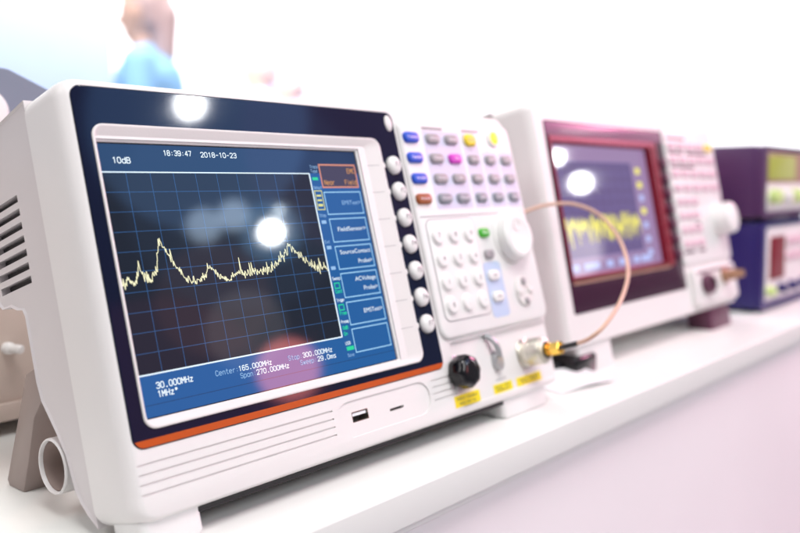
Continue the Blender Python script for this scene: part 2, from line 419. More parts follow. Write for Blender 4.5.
# front shell: rounded front edge lofted back to the seam
L = []
prof = [(34.8, 0.0), (12, 0.0), (7.5, 0.35), (4.2, 1.2), (1.8, 2.7), (0.5, 4.2), (0.0, 6.0)]
for y, i in prof:
    L.append([(x_, y, z_) for x_, z_ in rr(-14+i, 338.5-i*0.9, -45+i*0.45, 158.9-i*0.55, 9-i*0.4, 6)])
shell = part('front_shell', B().loft(L), 'shell')
cuts = []
for k in range(4): cuts.append((B().plate(-9, 109.2, -19.5-4.3*k, -18.6-4.3*k, 0.4, -1, 0.9), ORG1))
for k in range(4): cuts.append((B().plate(193.5, 216.5, -18.4-4.0*k, -17.5-4.0*k, 0.4, -1, 0.9), ORG1))
cuts.append((B().plate(111.5, 190.5, -36.2, -16.4, 9.6, -1, 0.9), ORG1))
cuts.append((B().plate(-9.2, 209.3, -12.8, 154.3, 5.6, -1, 0.7), ORG1))      # bezel seat
cuts.append((B().plate(-1.5, 172.4, -1.5, 129.5, 1.0, -1, 5.5), ORG1))       # display well
cuts.append((B().plate(123.4, 136.4, -28.6, -22.8, 0.6, -1, 12), ORG1))      # usb opening
cuts.append((B().plate(154.0, 166.3, -28.6, -27.0, 0.7, -1, 10), ORG1))      # card slot
cuts.append((B().plate(218.5, 345, -39.5, 2.0, 3.0, -2, 2.2), ORG1))         # connector field set back
cut(shell, cuts)
# usb socket and card slot
u = part('usb_port', B().plate(123.9, 135.9, -28.2, -23.2, 0.4, 8, 11.5), 'dark')
uf = part('metal_liner', B().box(123.5, 136.3, 0.95, 10, -23.15, -22.85).box(123.5, 136.3, 0.95, 10, -28.55, -28.25).box(123.45, 123.75, 0.95, 10, -28.25, -23.15).box(136.05, 136.35, 0.95, 10, -28.25, -23.15), 'metal', u)
part('contact_tongue', B().box(124.6, 135.2, 1.6, 8, -25.2, -23.6), 'whiteink', u)
part('card_slot', B().box(154.3, 166.0, 3.0, 9.5, -28.4, -27.2), 'dark')

# rear shell with overhang, vents and foot recess: side profile swept across
prof = [(35.2, 158.5), (92, 154.5), (98, 150), (101, 143), (101, 78), (99, 71), (95, 67.5), (86, 67.5), (79, 64.5), (73, 63.5), (71.3, 60), (71.3, 27), (69.6, 17.8), (60, 1.5), (54, -10), (51.2, -26), (47.5, -33), (42, -39), (35.2, -44.6)]
def smoothprof(P, inset):
    # shrink a closed (y,z) outline by inset towards its centroid-facing normals
    out = []; n = len(P)
    for i in range(n):
        a, b_, c_ = Vector(P[i-1]), Vector(P[i]), Vector(P[(i+1) % n])
        d1 = (b_-a).normalized(); d2 = (c_-b_).normalized()
        nrm = (Vector((d1.y, -d1.x)) + Vector((d2.y, -d2.x)))
        nrm = nrm.normalized() if nrm.length > 1e-6 else Vector((0, 0))
        q = b_ + nrm*inset
        out.append((max(q.x, 35.2), q.y))
    return out
L = []
for xx, ins in ((-12.3, 1.2), (-12.9, 0.45), (-13.2, 0.1), (-13.3, 0.0), (337.7, 0.0), (337.6, 0.1), (337.3, 0.45), (336.7, 1.2)):
    L.append([(xx, y, z) for y, z in smoothprof(prof, ins)])
rear = part('rear_shell', B().loft(L), 'rear')
vc = []
for k in range(7):
    z = 114.2 - 6.75*k
    b = B(); b.loft([[(-20, y_, z_) for y_, z_ in ((60, z), (95, z-0.4), (95, z+3.2), (60, z+3.6))], [(-6, y_, z_+2.2) for y_, z_ in ((60, z), (95, z-0.4), (95, z+3.2), (60, z+3.6))]])
    vc.append((b, ORG1))
cut(rear, vc)
for k in range(7):
    z = 114.2 - 6.75*k
    part('vent_shade_plate', B().box(-7.9, -6.3, 60.6, 94.4, z+2.0, z+4.6), 'dark')  # dark plate at the slot bottom stands in for shade inside
# hollow hinge tube of the stand, legs and cross bar
tb = B(); n = 32; tl = []
for xx, r in ((40, 13.9), (-12.6, 13.9), (-13.4, 13.3), (-13.4, 12.9), (-12.6, 12.4), (38, 12.4)):
    tl.append([(xx, 70.5+r*math.cos(2*math.pi*i/n), -14.4+r*math.sin(2*math.pi*i/n)) for i in range(n)])
stand = part('tilt_stand', B().box(18, 305, 84, 90, 8, 28, 2), 'taupe')
tube = part('hinge_tube', B().loft(tl, False, False), 'shell', stand)
part('tube_lining', B().lathe((-11.5, 70.5, -14.4), (1, 0, 0), [(12.38, 0), (12.38, 46), (11.9, 46), (11.9, 0)], 32, caps=False).lathe((34, 70.5, -14.4), (1, 0, 0), [(0, 0), (12.3, 0), (12.3, 1), (0, 1)], 32), 'tube_in', stand)
def stand_leg(x0, x1, side):
    P = [(76, 36), (93, 33), (136, -19.0), (134.5, -23.0), (118.5, -26.9), (107, -12), (92, 10), (80, 18)]
    L = []
    for xx, ins in ((x0, 1.4), (x0+0.5, 0.4), (x0+1.6, 0), (x1-1.6, 0), (x1-0.5, 0.4), (x1, 1.4)):
        L.append([(xx, y, z) for y, z in smoothprof(P, ins)])
    part('stand_leg', B().loft(L), 'taupe', stand)
stand_leg(-8.5, 11, -1); stand_leg(312, 331, 1)
part('shade_strip', B().box(2, 312, 4.2, 34, -47.2, -44.4, 0.6), 'dark')  # dark strip added as the contact shadow under the front edge
# front feet
for x0, x1 in ((-10, 21.5), (266, 322)):
    L = []
    for i, z in ((0, -43.5), (0, -53.2), (0.8, -55.2), (2.2, -56.1)):
        L.append([(x_, y_, z + (y_-10)*0.268*(1 if z < -50 else 0)) for x_, y_ in rr(x0+i, x1-i, 3.5+i, 30-i, 4, 4)])
    part('front_foot', B().loft(L), 'panel')

# glossy navy bezel with orange stripe
bz = B()
bz.loft([[(x_, y, z_) for x_, z_ in rr(a, b_, c_, d, r, 6)] for a, b_, c_, d, r, y in
         ((-8.9, 209.0, -12.5, 154.0, 5.4, 0.65), (-8.9, 209.0, -12.5, 154.0, 5.4, -0.15), (-8.6, 208.7, -12.2, 153.7, 5.1, -0.4),
          (-1.0, 189.0, -3.4, 134.6, 5.0, -0.4), (-1.0, 189.0, -3.4, 134.6, 5.0, 0.65))], False, False)
bezel = part('bezel', bz, 'bezel')
op = [(x_, z_) for x_, z_ in rr(-8.5, 208.6, -12.1, 60, 5.0, 8) if z_ < -8.9]
op = sorted([q for q in op if q[0] > 100], key=lambda q: -q[1]) ; opl = [(200.1-q[0], q[1]) for q in op]
poly = [(208.6, -8.8)] + op + opl[::-1] + [(-8.5, -8.8)]
part('orange_stripe', B().loft([[(x_, -0.39, z_) for x_, z_ in poly], [(x_, -0.56, z_) for x_, z_ in poly]]), 'orange', bezel)
# raised light frame sloping down to the display
fr = B()
fr.loft([[(x_, y, z_) for x_, z_ in rr(a, b_, c_, d, r, 6)] for a, b_, c_, d, r, y in
         ((-2.3, 191.0, -5.0, 136.2, 6.2, 0.3), (-2.3, 191.0, -5.0, 136.2, 6.2, -0.9), (-2.0, 190.7, -4.7, 135.9, 5.9, -1.3), (-1.5, 190.2, -4.2, 135.4, 5.5, -1.4),
          (-1.0, 189.6, -3.5, 134.8, 5.0, -1.2), (-0.5, 170.9, -0.5, 128.4, 0.6, 1.9), (-0.5, 170.9, -0.5, 128.4, 0.6, 4.0))], False, False)
frame = part('display_frame', fr, 'frame')
for k in range(7):
    z = 118.9 - 17.0*k
    tk = B().loft([[(174.5, 1.20, z-0.14), (187.0, -0.85, z-0.14), (187.0, -0.85, z+0.14), (174.5, 1.20, z+0.14)], [(174.5, 1.6, z-0.14), (187.0, -0.3, z-0.14), (187.0, -0.3, z+0.14), (174.5, 1.6, z+0.14)]])
    part('tick_mark', tk, 'line', frame)
    part('tick_nub', B().lathe((191.0, -0.2, z), (0, -1, 0), [(2.0, -0.2), (2.0, 0.5), (1.4, 0.9), (0, 1.0)], 14), 'frame', frame)
# soft keys in the bezel
for k in range(7):
    z = 118.9 - 17.0*k
    o = part('soft_key', B().lathe((200.0, -0.3, z), (0, -1, 0), [(5.9, -0.3), (5.9, 1.6), (5.5, 2.6), (4.6, 3.4), (3.0, 3.95), (1.2, 4.15), (0, 4.2)], 28, 0.95, 1.0), 'key_white')
    label_text('F%d' % (k+1), 200.4, z-1.5, 3.2, 'ink', o, -4.55)
part('print_key', B().lathe((203.9, -0.3, 146.8), (0, -1, 0), [(4.6, -0.3), (4.6, 0.5), (4.0, 1.0), (2.4, 1.3), (0, 1.4)], 26, 0.7, 1.15), 'frame')


# stroke lettering of the display, drawn on a 4 x 7 grid
_o = [(1,0),(3,0),(4,1.2),(4,3.6),(3,4.8),(1,4.8),(0,3.6),(0,1.2),(1,0)]
G = {'0': [[(1.1,0),(2.9,0),(4,1.3),(4,5.7),(2.9,7),(1.1,7),(0,5.7),(0,1.3),(1.1,0)]], '1': [[(0.9,5.7),(2.2,7),(2.2,0)]],
 '2': [[(0,5.6),(0.9,7),(3.1,7),(4,5.9),(4,4.5),(0,0),(4,0)]], '3': [[(0,5.9),(0.9,7),(3.1,7),(4,6),(4,4.6),(3.2,3.7),(1.5,3.7)],[(3.2,3.7),(4,2.7),(4,1.1),(3.1,0),(0.9,0),(0,1.1)]],
 '4': [[(3,0),(3,7),(0,2),(4.2,2)]], '5': [[(3.8,7),(0.4,7),(0.2,3.8),(2.9,4.3),(4,3.2),(4,1.1),(3,0),(0.9,0),(0,1)]],
 '6': [[(3.8,6),(3,7),(1.1,7),(0,5.6),(0,1.2),(1,0),(3,0),(4,1.1),(4,2.9),(3,4),(1,4),(0,2.9)]], '7': [[(0,7),(4,7),(1.6,0)]],
 '8': [[(1,3.7),(0.2,4.6),(0.2,6),(1.1,7),(2.9,7),(3.8,6),(3.8,4.6),(3,3.7),(1,3.7),(0,2.7),(0,1.1),(1,0),(3,0),(4,1.1),(4,2.7),(3,3.7)]],
 '9': [[(0.2,1),(1,0),(2.9,0),(4,1.4),(4,5.8),(3,7),(1,7),(0,5.9),(0,4.1),(1,3),(3,3),(4,4.1)]],
 '.': [[(1.7,0),(2.3,0),(2.3,0.5),(1.7,0.5),(1.7,0)]], ':': [[(2,0.8),(2,1.4)],[(2,4.2),(2,4.8)]], '-': [[(0.5,3.3),(3.5,3.3)]], '*': [[(2,4),(2,7)],[(0.7,4.7),(3.3,6.3)],[(0.7,6.3),(3.3,4.7)]], '>': [[(0.5,0.8),(3.5,3),(0.5,5.2)]],
 'M': [[(0,0),(0,7),(2,2.6),(4,7),(4,0)]], 'H': [[(0,0),(0,7)],[(4,0),(4,7)],[(0,3.6),(4,3.6)]], 'z': [[(0.3,4.8),(3.7,4.8),(0.3,0),(3.7,0)]],
 'd': [_o,[(4,0),(4,7)]], 'b': [_o,[(0,0),(0,7)]], 'p': [_o,[(0,-1.8),(0,4.8)]], 'g': [_o,[(4,4.8),(4,-0.8),(3,-1.8),(0.6,-1.8)]], 'a': [_o,[(4,0),(4,4.8)]], 'o': [_o],
 'B': [[(0,0),(0,7),(2.9,7),(3.8,6),(3.8,4.7),(2.9,3.7),(0,3.7)],[(2.9,3.7),(4,2.6),(4,1.1),(3,0),(0,0)]], 'C': [[(4,5.6),(3,7),(1.1,7),(0,5.6),(0,1.4),(1.1,0),(3,0),(4,1.4)]],
 'e': [[(0,2.5),(4,2.5),(4,3.6),(3,4.8),(1,4.8),(0,3.6),(0,1.2),(1,0),(3.5,0)]], 'n': [[(0.3,0),(0.3,4.8)],[(0.3,3.6),(1.4,4.8),(2.9,4.8),(3.8,3.7),(3.8,0)]], 't': [[(1.6,7),(1.6,1),(2.4,0),(3.5,0)],[(0.3,4.8),(3.3,4.8)]],
 'r': [[(0.8,0),(0.8,4.8)],[(0.8,3.2),(2.2,4.8),(3.6,4.8)]], 'S': [[(4,5.8),(3,7),(1,7),(0,6),(0,4.6),(1,3.7),(3,3.4),(4,2.5),(4,1),(3,0),(1,0),(0,1.2)]], 's': [[(3.6,4.8),(0.9,4.8),(0.3,4),(0.3,3.1),(3.6,1.8),(3.6,0.8),(2.9,0),(0.3,0)]],
 'w': [[(0,4.8),(1,0),(2,4),(3,0),(4,4.8)]], 'm': [[(0,0),(0,4.8)],[(0,3.8),(0.8,4.8),(1.4,4.8),(2,3.9),(2,0)],[(2,3.8),(2.8,4.8),(3.4,4.8),(4,3.9),(4,0)]],
 'E': [[(4,7),(0,7),(0,0),(4,0)],[(0,3.7),(3.2,3.7)]], 'I': [[(2,0),(2,7)],[(1,0),(3,0)],[(1,7),(3,7)]], 'T': [[(0,7),(4,7)],[(2,7),(2,0)]], 'F': [[(4,7),(0,7),(0,0)],[(0,3.7),(3.2,3.7)]],
 'i': [[(2,0),(2,4.8)],[(2,6.2),(2,6.8)]], 'l': [[(1.6,7),(1.6,0.8),(2.4,0)]], 'c': [[(3.8,4.2),(3,4.8),(1,4.8),(0,3.6),(0,1.2),(1,0),(3,0),(3.8,0.6)]], 'A': [[(0,0),(2,7),(4,0)],[(0.8,2.6),(3.2,2.6)]], 'V': [[(0,7),(2,0),(4,7)]],
 'P': [[(0,0),(0,7),(3,7),(4,6),(4,4.5),(3,3.5),(0,3.5)]], 'N': [[(0,0),(0,7),(4,0),(4,7)]], 'D': [[(0,0),(0,7),(2.8,7),(4,5.6),(4,1.4),(2.8,0),(0,0)]], 'U': [[(0,7),(0,1.2),(1,0),(3,0),(4,1.2),(4,7)]],
 'x': [[(0,0),(4,4.8)],[(0,4.8),(4,0)]], 'y': [[(0,4.8),(2,0.4)],[(4,4.8),(1.2,-1.8)]], 'v': [[(0,4.8),(2,0),(4,4.8)]], 'O': [[(1.1,0),(2.9,0),(4,1.3),(4,5.7),(2.9,7),(1.1,7),(0,5.7),(0,1.3),(1.1,0)]], 'K': [[(0,0),(0,7)],[(4,7),(0,3),(4,0)]]}
def stroke_text(body, x0, z0, h, width=None, y=0.0, align='L', wt=0.15):
    k = h/7; adv = 5.6
    tot = (len(body)*adv - 1.6)*k; kx = k*(width/tot) if width else k
    if width: tot = width
    ox = x0 - (0 if align == 'L' else tot if align == 'R' else tot/2); b = B()
    for i, ch in enumerate(body):
        for pl in G.get(ch, []):
            P = [(ox + (i*adv + px_)*kx, z0 + pz*k) for px_, pz in pl]
            # lengthen each piece a little so that corners close
            for (a, c), (d, e) in zip(P[:-1], P[1:]):
                L_ = math.hypot(d-a, e-c) or 1; u, v = (d-a)/L_*wt*h*0.3, (e-c)/L_*wt*h*0.3
                b.strip([(a-u, c-v), (d+u, e+v)], wt*h, y - 0.0004*(i % 2))
    return b

# display
Y0 = 3.0
scr = part('screen', B().box(-1.0, 171.6, Y0, Y0+1.2, -1.0, 129.0), 'lcd_black')
def q(name, m, x0, x1, z0, z1, lay): return part(name, B().quad(x0, x1, z0, z1, Y0 - 0.04*lay), m, scr, True)
q('display_background', 'lcd_blue', 0, 170.4, 0, 114.4, 1)
q('header_bar', 'lcd_head', 0, 170.4, 114.4, 127.8, 1)
q('graph_area', 'lcd_graph', 0.6, 129.8, 19.4, 114.0, 2)
gr = B()
for k in range(1, 10):
    xx = 0.6 + 12.92*k; gr.quad(xx-0.13, xx+0.13, 19.4, 114.0, Y0-0.12)
    zz = 19.4 + 9.46*k; gr.quad(0.6, 129.8, zz-0.12, zz+0.12, Y0-0.125)
part('graticule', gr, 'lcd_grid', scr, True)
part('graph_border', B().quad(0.0, 130.4, 113.9, 114.5, Y0-0.13).quad(0.0, 130.4, 18.8, 19.5, Y0-0.13).quad(129.6, 130.5, 19.5, 113.9, Y0-0.13).quad(0.0, 0.8, 19.5, 113.9, Y0-0.13), 'lcd_white', scr, True)
T = [(0.6, 62.6), (2.1, 60.1), (5.2, 63.1), (8.3, 60.9), (11.6, 68.0), (13.3, 62.3), (16.5, 62.5), (20.0, 65.5), (22.0, 73.6), (24.8, 80.2), (26.6, 75.7), (29.2, 71.6), (32.4, 65.5), (36.0, 61.2), (40.0, 58.4), (45.9, 61.4), (51.5, 64.6), (54.9, 61.1), (59.1, 58.2), (64.6, 60.3), (68.9, 61.5), (73.7, 60.5), (79.2, 61.2), (87.4, 61.6), (95.0, 64.4), (101.3, 69.0), (103.8, 74.2), (106.1, 71.4), (110.1, 67.2), (116.3, 62.4), (123.0, 59.2), (129.4, 59.4)]
rnd = random.Random(3); pts = []; xx = 0.6; i = 0
while xx < 129.4:
    while i < len(T)-2 and T[i+1][0] < xx: i += 1
    a, b_ = T[i], T[i+1]; t = (xx-a[0])/(b_[0]-a[0]); z = a[1] + (b_[1]-a[1])*t
    z += rnd.gauss(0, 1.15)
    if rnd.random() < 0.11: z += rnd.uniform(2, 6.5) * (1 if xx > 60 else 0.55)
    pts.append((xx, z)); xx += 0.33
part('trace', B().strip(pts, 0.36, Y0-0.16), 'lcd_trace', scr, True)
def st(body, x0, z0, h, m='lcd_text', width=None, align='L', wt=0.13):
    return part('lettering', stroke_text(body, x0, z0, h, width, Y0-0.2, align, wt), m, scr, True)
def st_b(body, x0, z0, h, width, m='lcd_text'): return st(body, x0, z0, h, m, width, 'L', 0.16)
st_b('10dB', 8.0, 118.6, 2.7, 9.0); st_b('18:39:47', 36, 122.8, 2.5, 16); st_b('2018-10-23', 57.8, 122.4, 2.5, 22.4)
st_b('30.000MHz', 9.2, 12.3, 2.7, 19.6); st_b('1MHz*', 9.2, 8.4, 2.7, 10.6)
st('Center:', 42, 12.3, 2.4, 'lcd_dim', 13.6); st_b('165.000MHz', 56.0, 12.3, 2.4, 21)
st('Span:', 56.3, 8.7, 2.4, 'lcd_dim', 9.6); st_b('270.000MHz', 66.5, 8.7, 2.4, 21.4)
st('Stop:', 88.6, 12.3, 2.4, 'lcd_dim', 9.4); st_b('300.000MHz', 98.8, 12.3, 2.4, 21.6)
st('Sweep:', 96.2, 8.7, 2.4, 'lcd_dim', 11.4); st_b('29.0ms', 108.6, 8.7, 2.4, 13.8)
q('footer_line', 'lcd_head', 0, 170.4, 5.3, 5.55, 2)
mz = [(105.6, 120.0), (89.6, 103.3), (73.2, 87.3), (57.1, 71.0), (40.5, 55.0), (24.6, 38.2), (8.7, 22.6)]
for k, (z0, z1) in enumerate(mz):
    if k == 0: part('menu_fill', B().quad(138.6, 168.4, z0+.4, z1-.4, Y0-0.08), 'lcd_salmon_fill', scr, True)
    part('menu_box', B().outline(138.4, 168.8, z0, z1, 0.9 if k == 0 else 0.55, Y0-0.13), 'lcd_salmon' if k == 0 else 'lcd_box', scr, True)
st('EMC', 167.2, 114.6, 2.7, 'lcd_orange', 6, 'R', .17); st('Near', 140.8, 107.6, 2.7, 'lcd_orange', 8, 'L', .17); st('Field', 167.2, 107.6, 2.7, 'lcd_orange', 9.5, 'R', .17)
for body, z in (('EMITest>', 95.4), ('FieldSensor>', 79.6), ('SourceContact', 66.0), ('Probe>', 60.0), ('ACVoltage', 49.6), ('Probe>', 43.8), ('EMSTest>', 30.6)):
    label_text(body, 167.2, z, 2.5, 'lcd_text' if z < 90 else 'lcd_dim', scr, Y0-0.2, len(body)*1.95, 'R')
for body, z, m in (('Trace', 117.4, 'lcd_dim'), ('Type', 114.9, 'lcd_dim'), ('Detect', 105.0, 'lcd_dim'), ('Step', 88.6, 'lcd_dim'), ('Ext', 73.0, 'lcd_dim'), ('Sweep', 51.6, 'lcd_text'), ('Trigger', 39.0, 'lcd_text'), ('Preamp', 26.6, 'lcd_text'), ('USB', 14.2, 'lcd_text'), ('Save', 7.4, 'lcd_dim')):
    st(body, 131.6, z, 1.7, m, min(6, len(body)*1.25))
part('status_mark', B().quad(131.8, 136.2, 110.3, 112.0, Y0-0.13), 'lcd_green', scr, True)
part('status_box', B().outline(131.2, 137.2, 92.6, 104.2, 0.5, Y0-0.13).quad(132.4, 136, 100.6, 101.6, Y0-.13).quad(132.4, 136, 97.9, 98.9, Y0-.13).quad(132.4, 136, 94.8, 96.2, Y0-.13), 'lcd_yellow', scr, True)
for z in (84.5, 69.5, 57.5): part('status_mark', B().quad(132.2, 135.8, z, z+2.0, Y0-0.13), 'lcd_dim', scr, True)
for z in (46.4, 33.8): part('status_box', B().outline(132, 136.4, z, z+3.6, 0.6, Y0-0.13), 'lcd_green', scr, True)
for body, z in (('Cont', 44.0), ('Free', 31.4), ('0dB', 23.0), ('On', 19.6)): st(body, 132.0, z, 1.8, 'lcd_green', len(body)*1.3, 'L', .2)
part('status_mark', B().quad(131.8, 137.6, 10.9, 13.1, Y0-0.13), 'lcd_green', scr, True)

# key panel
kp = part('key_panel', B().plate(210.6, 337.2, 4.0, 151.5, 8.5, -2.6, 2.0, 2.4, 6), 'panel')
YP = -2.6
part('blue_key_strip', B().plate(212.2, 231.6, 89.5, 147.0, 3.0, YP-0.12, YP+0.3), 'key_white', kp)
for (x0, x1, z0, z1) in ((233.6, 273.6, 89, 143), (276.4, 294.2, 89, 143), (296.6, 314.6, 89, 129.6), (316.8, 334.2, 89, 129.6)):
    part('lavender_zone', B().plate(x0, x1, z0, z1, 1.5, YP-0.12, YP+0.3), 'lavender', kp)
for x0, x1 in ((234, 256), (277.5, 298)): part('header_line', B().plate(x0, x1, 143.6, 145.4, 0.3, YP-0.14, YP+0.3), 'line', kp)
part('separator_line', B().plate(213.5, 304, 84.0, 84.7, 0.2, YP-0.14, YP+0.3), 'line', kp)
def key(name, x0, z, wd, h, m, t=None, tm='whiteink', th=1.5, prot=2.6, par=None):
    o = part(name, B().plate(x0-wd/2, x0+wd/2, z-h/2, z+h/2, h*0.42, YP-prot, YP+0.2, 1.5, 5), m, par or A)
    if t: label_text(t, x0, z-th*0.45, th, tm, o, YP-prot-0.08, wd*0.62 if len(t) > 3 else None)
    return o
DX = -1.6
for z, m, t in ((137.3, 'key_blue', 'Frequency'), (123.7, 'key_blue', 'Span'), (109.7, 'key_blue', 'Amplitude'), (96.0, 'key_brown', 'Autoset')):
    key('main_key', 221.6+DX, z, 14.6, 7.0, m, t)
names = {(0, 0): 'BW/Avg', (0, 1): 'Sweep', (1, 0): 'Trace', (1, 1): 'EMI', (1, 2): 'Meas', (1, 3): 'Limit', (1, 4): 'Trigger', (2, 0): 'Marker', (2, 1): 'MKR', (2, 2): 'Peak', (2, 3): 'Display', (2, 4): 'File', (3, 0): 'Save', (3, 1): 'Recall', (3, 2): 'System', (3, 3): 'Option', (3, 4): 'Preset'}
zs = (137.2, 123.6, 109.7, 96.0); xs = (244.0, 264.2, 285.6, 306.0, 326.0)
for (r, c), t in names.items():
    m = 'key_pink' if (r, c) == (1, 1) else ('key_slate' if r == 3 else 'key_grey')
    key('function_key', xs[c]+DX, zs[r], 13.4 if c < 2 else 11.6, 6.8, m, t)
key('quick_save_key', 286.0+DX, 137.6, 12.6, 8.6, 'key_yellow', 'Quick', 'ink')
for t, xx in (('Meas', 285.6), ('Limit', 306), ('Trig', 326)): label_text(t, xx+DX, 129.9, 1.5, 'line', kp, YP-0.2)
pw = part('power_button', B().lathe((314.0, YP, 140.0), (0, -1, 0), [(6.6, -0.2), (6.6, 1.2), (5.9, 1.8), (5.0, 1.8)], 28), 'key_white')
part('power_light', B().lathe((314.0, YP, 140.0), (0, -1, 0), [(4.6, 0.5), (4.6, 2.2), (3.6, 2.9), (0, 3.1)], 24), 'led', pw)
# number pad
part('pad_outline', B().plate(216.8, 268.6, 14.8, 82.6, 5.5, YP-0.10, YP+0.3), 'line', kp)
pad = part('number_pad', B().plate(217.4, 268.0, 15.4, 82.0, 5.0, YP-0.5, YP+0.3, 0.3), 'key_white', kp)
for k, t in enumerate('789456123' + '0.-'):
    r, c = divmod(k, 3)
    o = part('number_key', B().lathe((225.4+17.2*c, YP-0.4, 71.2-15.3*r), (0, -1, 0), [(6.4, -0.3), (6.4, 0.3), (5.5, 0.9), (5.3, 1.9), (4.7, 2.4), (0, 2.6)], 26), 'key_white')
    label_text(t, 225.4+17.2*c, 71.2-15.3*r-1.5, 3.1, 'ink', o, YP-3.1)
key('enter_key', 278.0+DX+1, 70.8, 10.8, 6.6, 'key_green', 'Enter')
key('back_key', 278.6+DX+1, 55.6, 10.0, 6.6, 'key_grey', 'BK', 'ink')
part('pale_blue_zone', B().plate(268.9, 289.2, 11.5, 50.2, 3.5, YP-0.12, YP+0.3), 'skyblue', kp)
for z, t in ((40.6, 'GHz'), (25.6, 'MHz')): key('unit_key', 279.4+DX, z, 12.4, 7.2, 'key_white', t, 'ink', 1.8)
# rotary knob with finger dimple
kb = part('rotary_knob', B().lathe((308.5, YP, 66.0), (0, -1, 0), [(19.5, -0.3), (19.5, 0.8), (17.6, 1.2), (17.4, 6.6), (16.8, 8.4), (15.4, 9.4), (13.0, 9.7), (11.8, 9.3), (0, 9.1)], 44), 'key_white')
part('finger_dimple', B().lathe((306.8, YP-8.9, 73.2), (0, -1, 0), [(4.4, 0), (4.4, 0.55), (3.9, 0.8), (3.2, 0.35), (1.5, 0.30), (0, 0.28)], 22), 'frame', kb)
# arrow keys
ar = part('arrow_pad', B().lathe((311.0, YP, 26.2), (0, -1, 0), [(11.2, -0.2), (11.2, 1.0), (10.4, 1.7), (4.6, 1.7), (4.2, 1.2), (0, 1.2)], 30, 0.92, 1.0), 'frame')
for a in range(4):
    ax, az = 7.2*math.cos(R_(90*a))*0.92, 7.2*math.sin(R_(90*a))
    part('arrow_key', B().lathe((311.0+ax, YP-1.6, 26.2+az), (0, -1, 0), [(2.7, 0), (2.7, 0.9), (2.0, 1.4), (0, 1.5)], 16), 'key_grey' if a % 2 else 'frame', ar)

# connector field
YC = 2.2
cap = B(); L = []
n = 40
for d, r, k in ((0, 8.4, 0), (3.0, 8.6, 0), (3.3, 10.0, .4), (5.0, 10.5, .5), (11.5, 10.3, .5), (13.4, 9.5, .35), (14.4, 8.0, 0.1), (14.6, 4, 0)):
    L.append([(221.0 + (r + k*math.cos(8*2*math.pi*i/n))*math.cos(2*math.pi*i/n), YC-d, -17.5 + (r + k*math.cos(8*2*math.pi*i/n))*math.sin(2*math.pi*i/n)) for i in range(n)])
cp = part('black_cap', cap.loft(L), 'black')
part('collar', B().lathe((221.0, YC, -17.5), (0, -1, 0), [(11.2, -0.3), (11.2, 0.7), (10.6, 1.0), (9, 1.0)], 28), 'steel', cp)
label_text('RF INPUT 50', 224.5, -30.3, 1.8, 'line', A, YC-0.06, 17); label_text('PREAMP', 268.5, -30.6, 1.8, 'line', A, YC-0.06, 12)
for x0, x1, z0, z1, t1, t2 in ((212.2, 239.0, -38.9, -31.6, 'MAX +30dBm', 'MAX 50V DC'), (257.8, 280.0, -38.6, -32.4, 'DC 7V', '500mA'), (285.5, 317.0, -38.6, -32.4, 'MAX +30dBm', '25V DC')):
    o = part('yellow_label', B().plate(max(x0, 219.3) if False else x0, x1, z0, z1, 0.5, (YC if x0 > 219 else -0.02)-0.14, YC+0.3), 'yellow')
    yy = (YC if x0 > 219 else -0.02)-0.2
    wd = (x1-x0)*0.78
    label_text(t1, (x0+x1)/2, z1-3.0, 1.7, 'ink', o, yy, wd); label_text(t2, (x0+x1)/2, z0+1.1, 1.7, 'ink', o, yy, wd*0.85)
# hanging tether cap
tc_ = part('tethered_cap', B().lathe((266.5, YC, -17.0), (0, -1, 0), [(5.4, 0), (5.4, 3.6), (4.9, 4.3), (0, 4.4)], 26, 0.8, 1.25), 'steel')
part('tether', B().sweep(catmull([(259.0, YC-0.8, 1.0), (261.0, YC-3.0, -0.5), (263.8, YC-5.0, -5), (265.2, YC-5.2, -10), (266, YC-4.6, -14)], 6), 2.1, 10), 'steel', tc_)
# N connector
nc = part('n_connector', B().lathe((303.0, YC, -17.5), (0, -1, 0), [(9.8, -0.2), (9.8, 1.0), (9.0, 1.6), (8.4, 1.8), (8.4, 4), (9.1, 4.3), (9.4, 6), (9.4, 15.2), (9.0, 16.4), (8.0, 16.6), (8.0, 18.2), (6.8, 18.8), (3, 18.8)], 36), 'champagne')
for k in range(5): part('knurl_ring', B().lathe((303.0, YC-6.4-k*1.9, -17.5), (0, -1, 0), [(9.3, 0), (9.62, 0.25), (9.62, 0.85), (9.3, 1.1)], 36), 'metal', nc)
part('flange', B().plate(292.2, 313.8, -28.2, -6.8, 9.5, YC-0.9, YC+0.2, 0.4), 'metal', nc)

# ------------------------------------------------------------------ coaxial jumper cable
cb = thing('coaxial_cable', 'thin copper-brown coaxial cable looping up from its gold connector', 'cable', M1 @ Matrix.Translation(((303-ORG1[0])*MM, (YC-19-ORG1[1])*MM, (-17.5-ORG1[2])*MM)))
OC = (303.0, YC-19, -17.5)
def cpart(name, b, m, parent=None): return link(name, b.mesh(name, OC), m, parent or cb)
g = cpart('gold_connector', B().lathe((303, YC-18.9, -17.5), (0, -1, 0), [(4.6, 0), (4.6, 2.2), (3.4, 2.4), (3.4, 4.4)], 24), 'gold')
cpart('hex_nut', B().lathe((303, YC-22.5, -17.5), (0, -1, 0), [(4.4, 0), (4.9, 0.5), (4.9, 7.5), (4.4, 8.0), (2.6, 8.0), (2.6, 10.5), (2, 10.5)], 6), 'gold', g)
cpart('lock_ring', B().lathe((303, YC-18.7, -17.5), (0, -1, 0), [(5.8, -0.6), (5.8, 0.5), (4.4, 0.6)], 24), 'black', g)
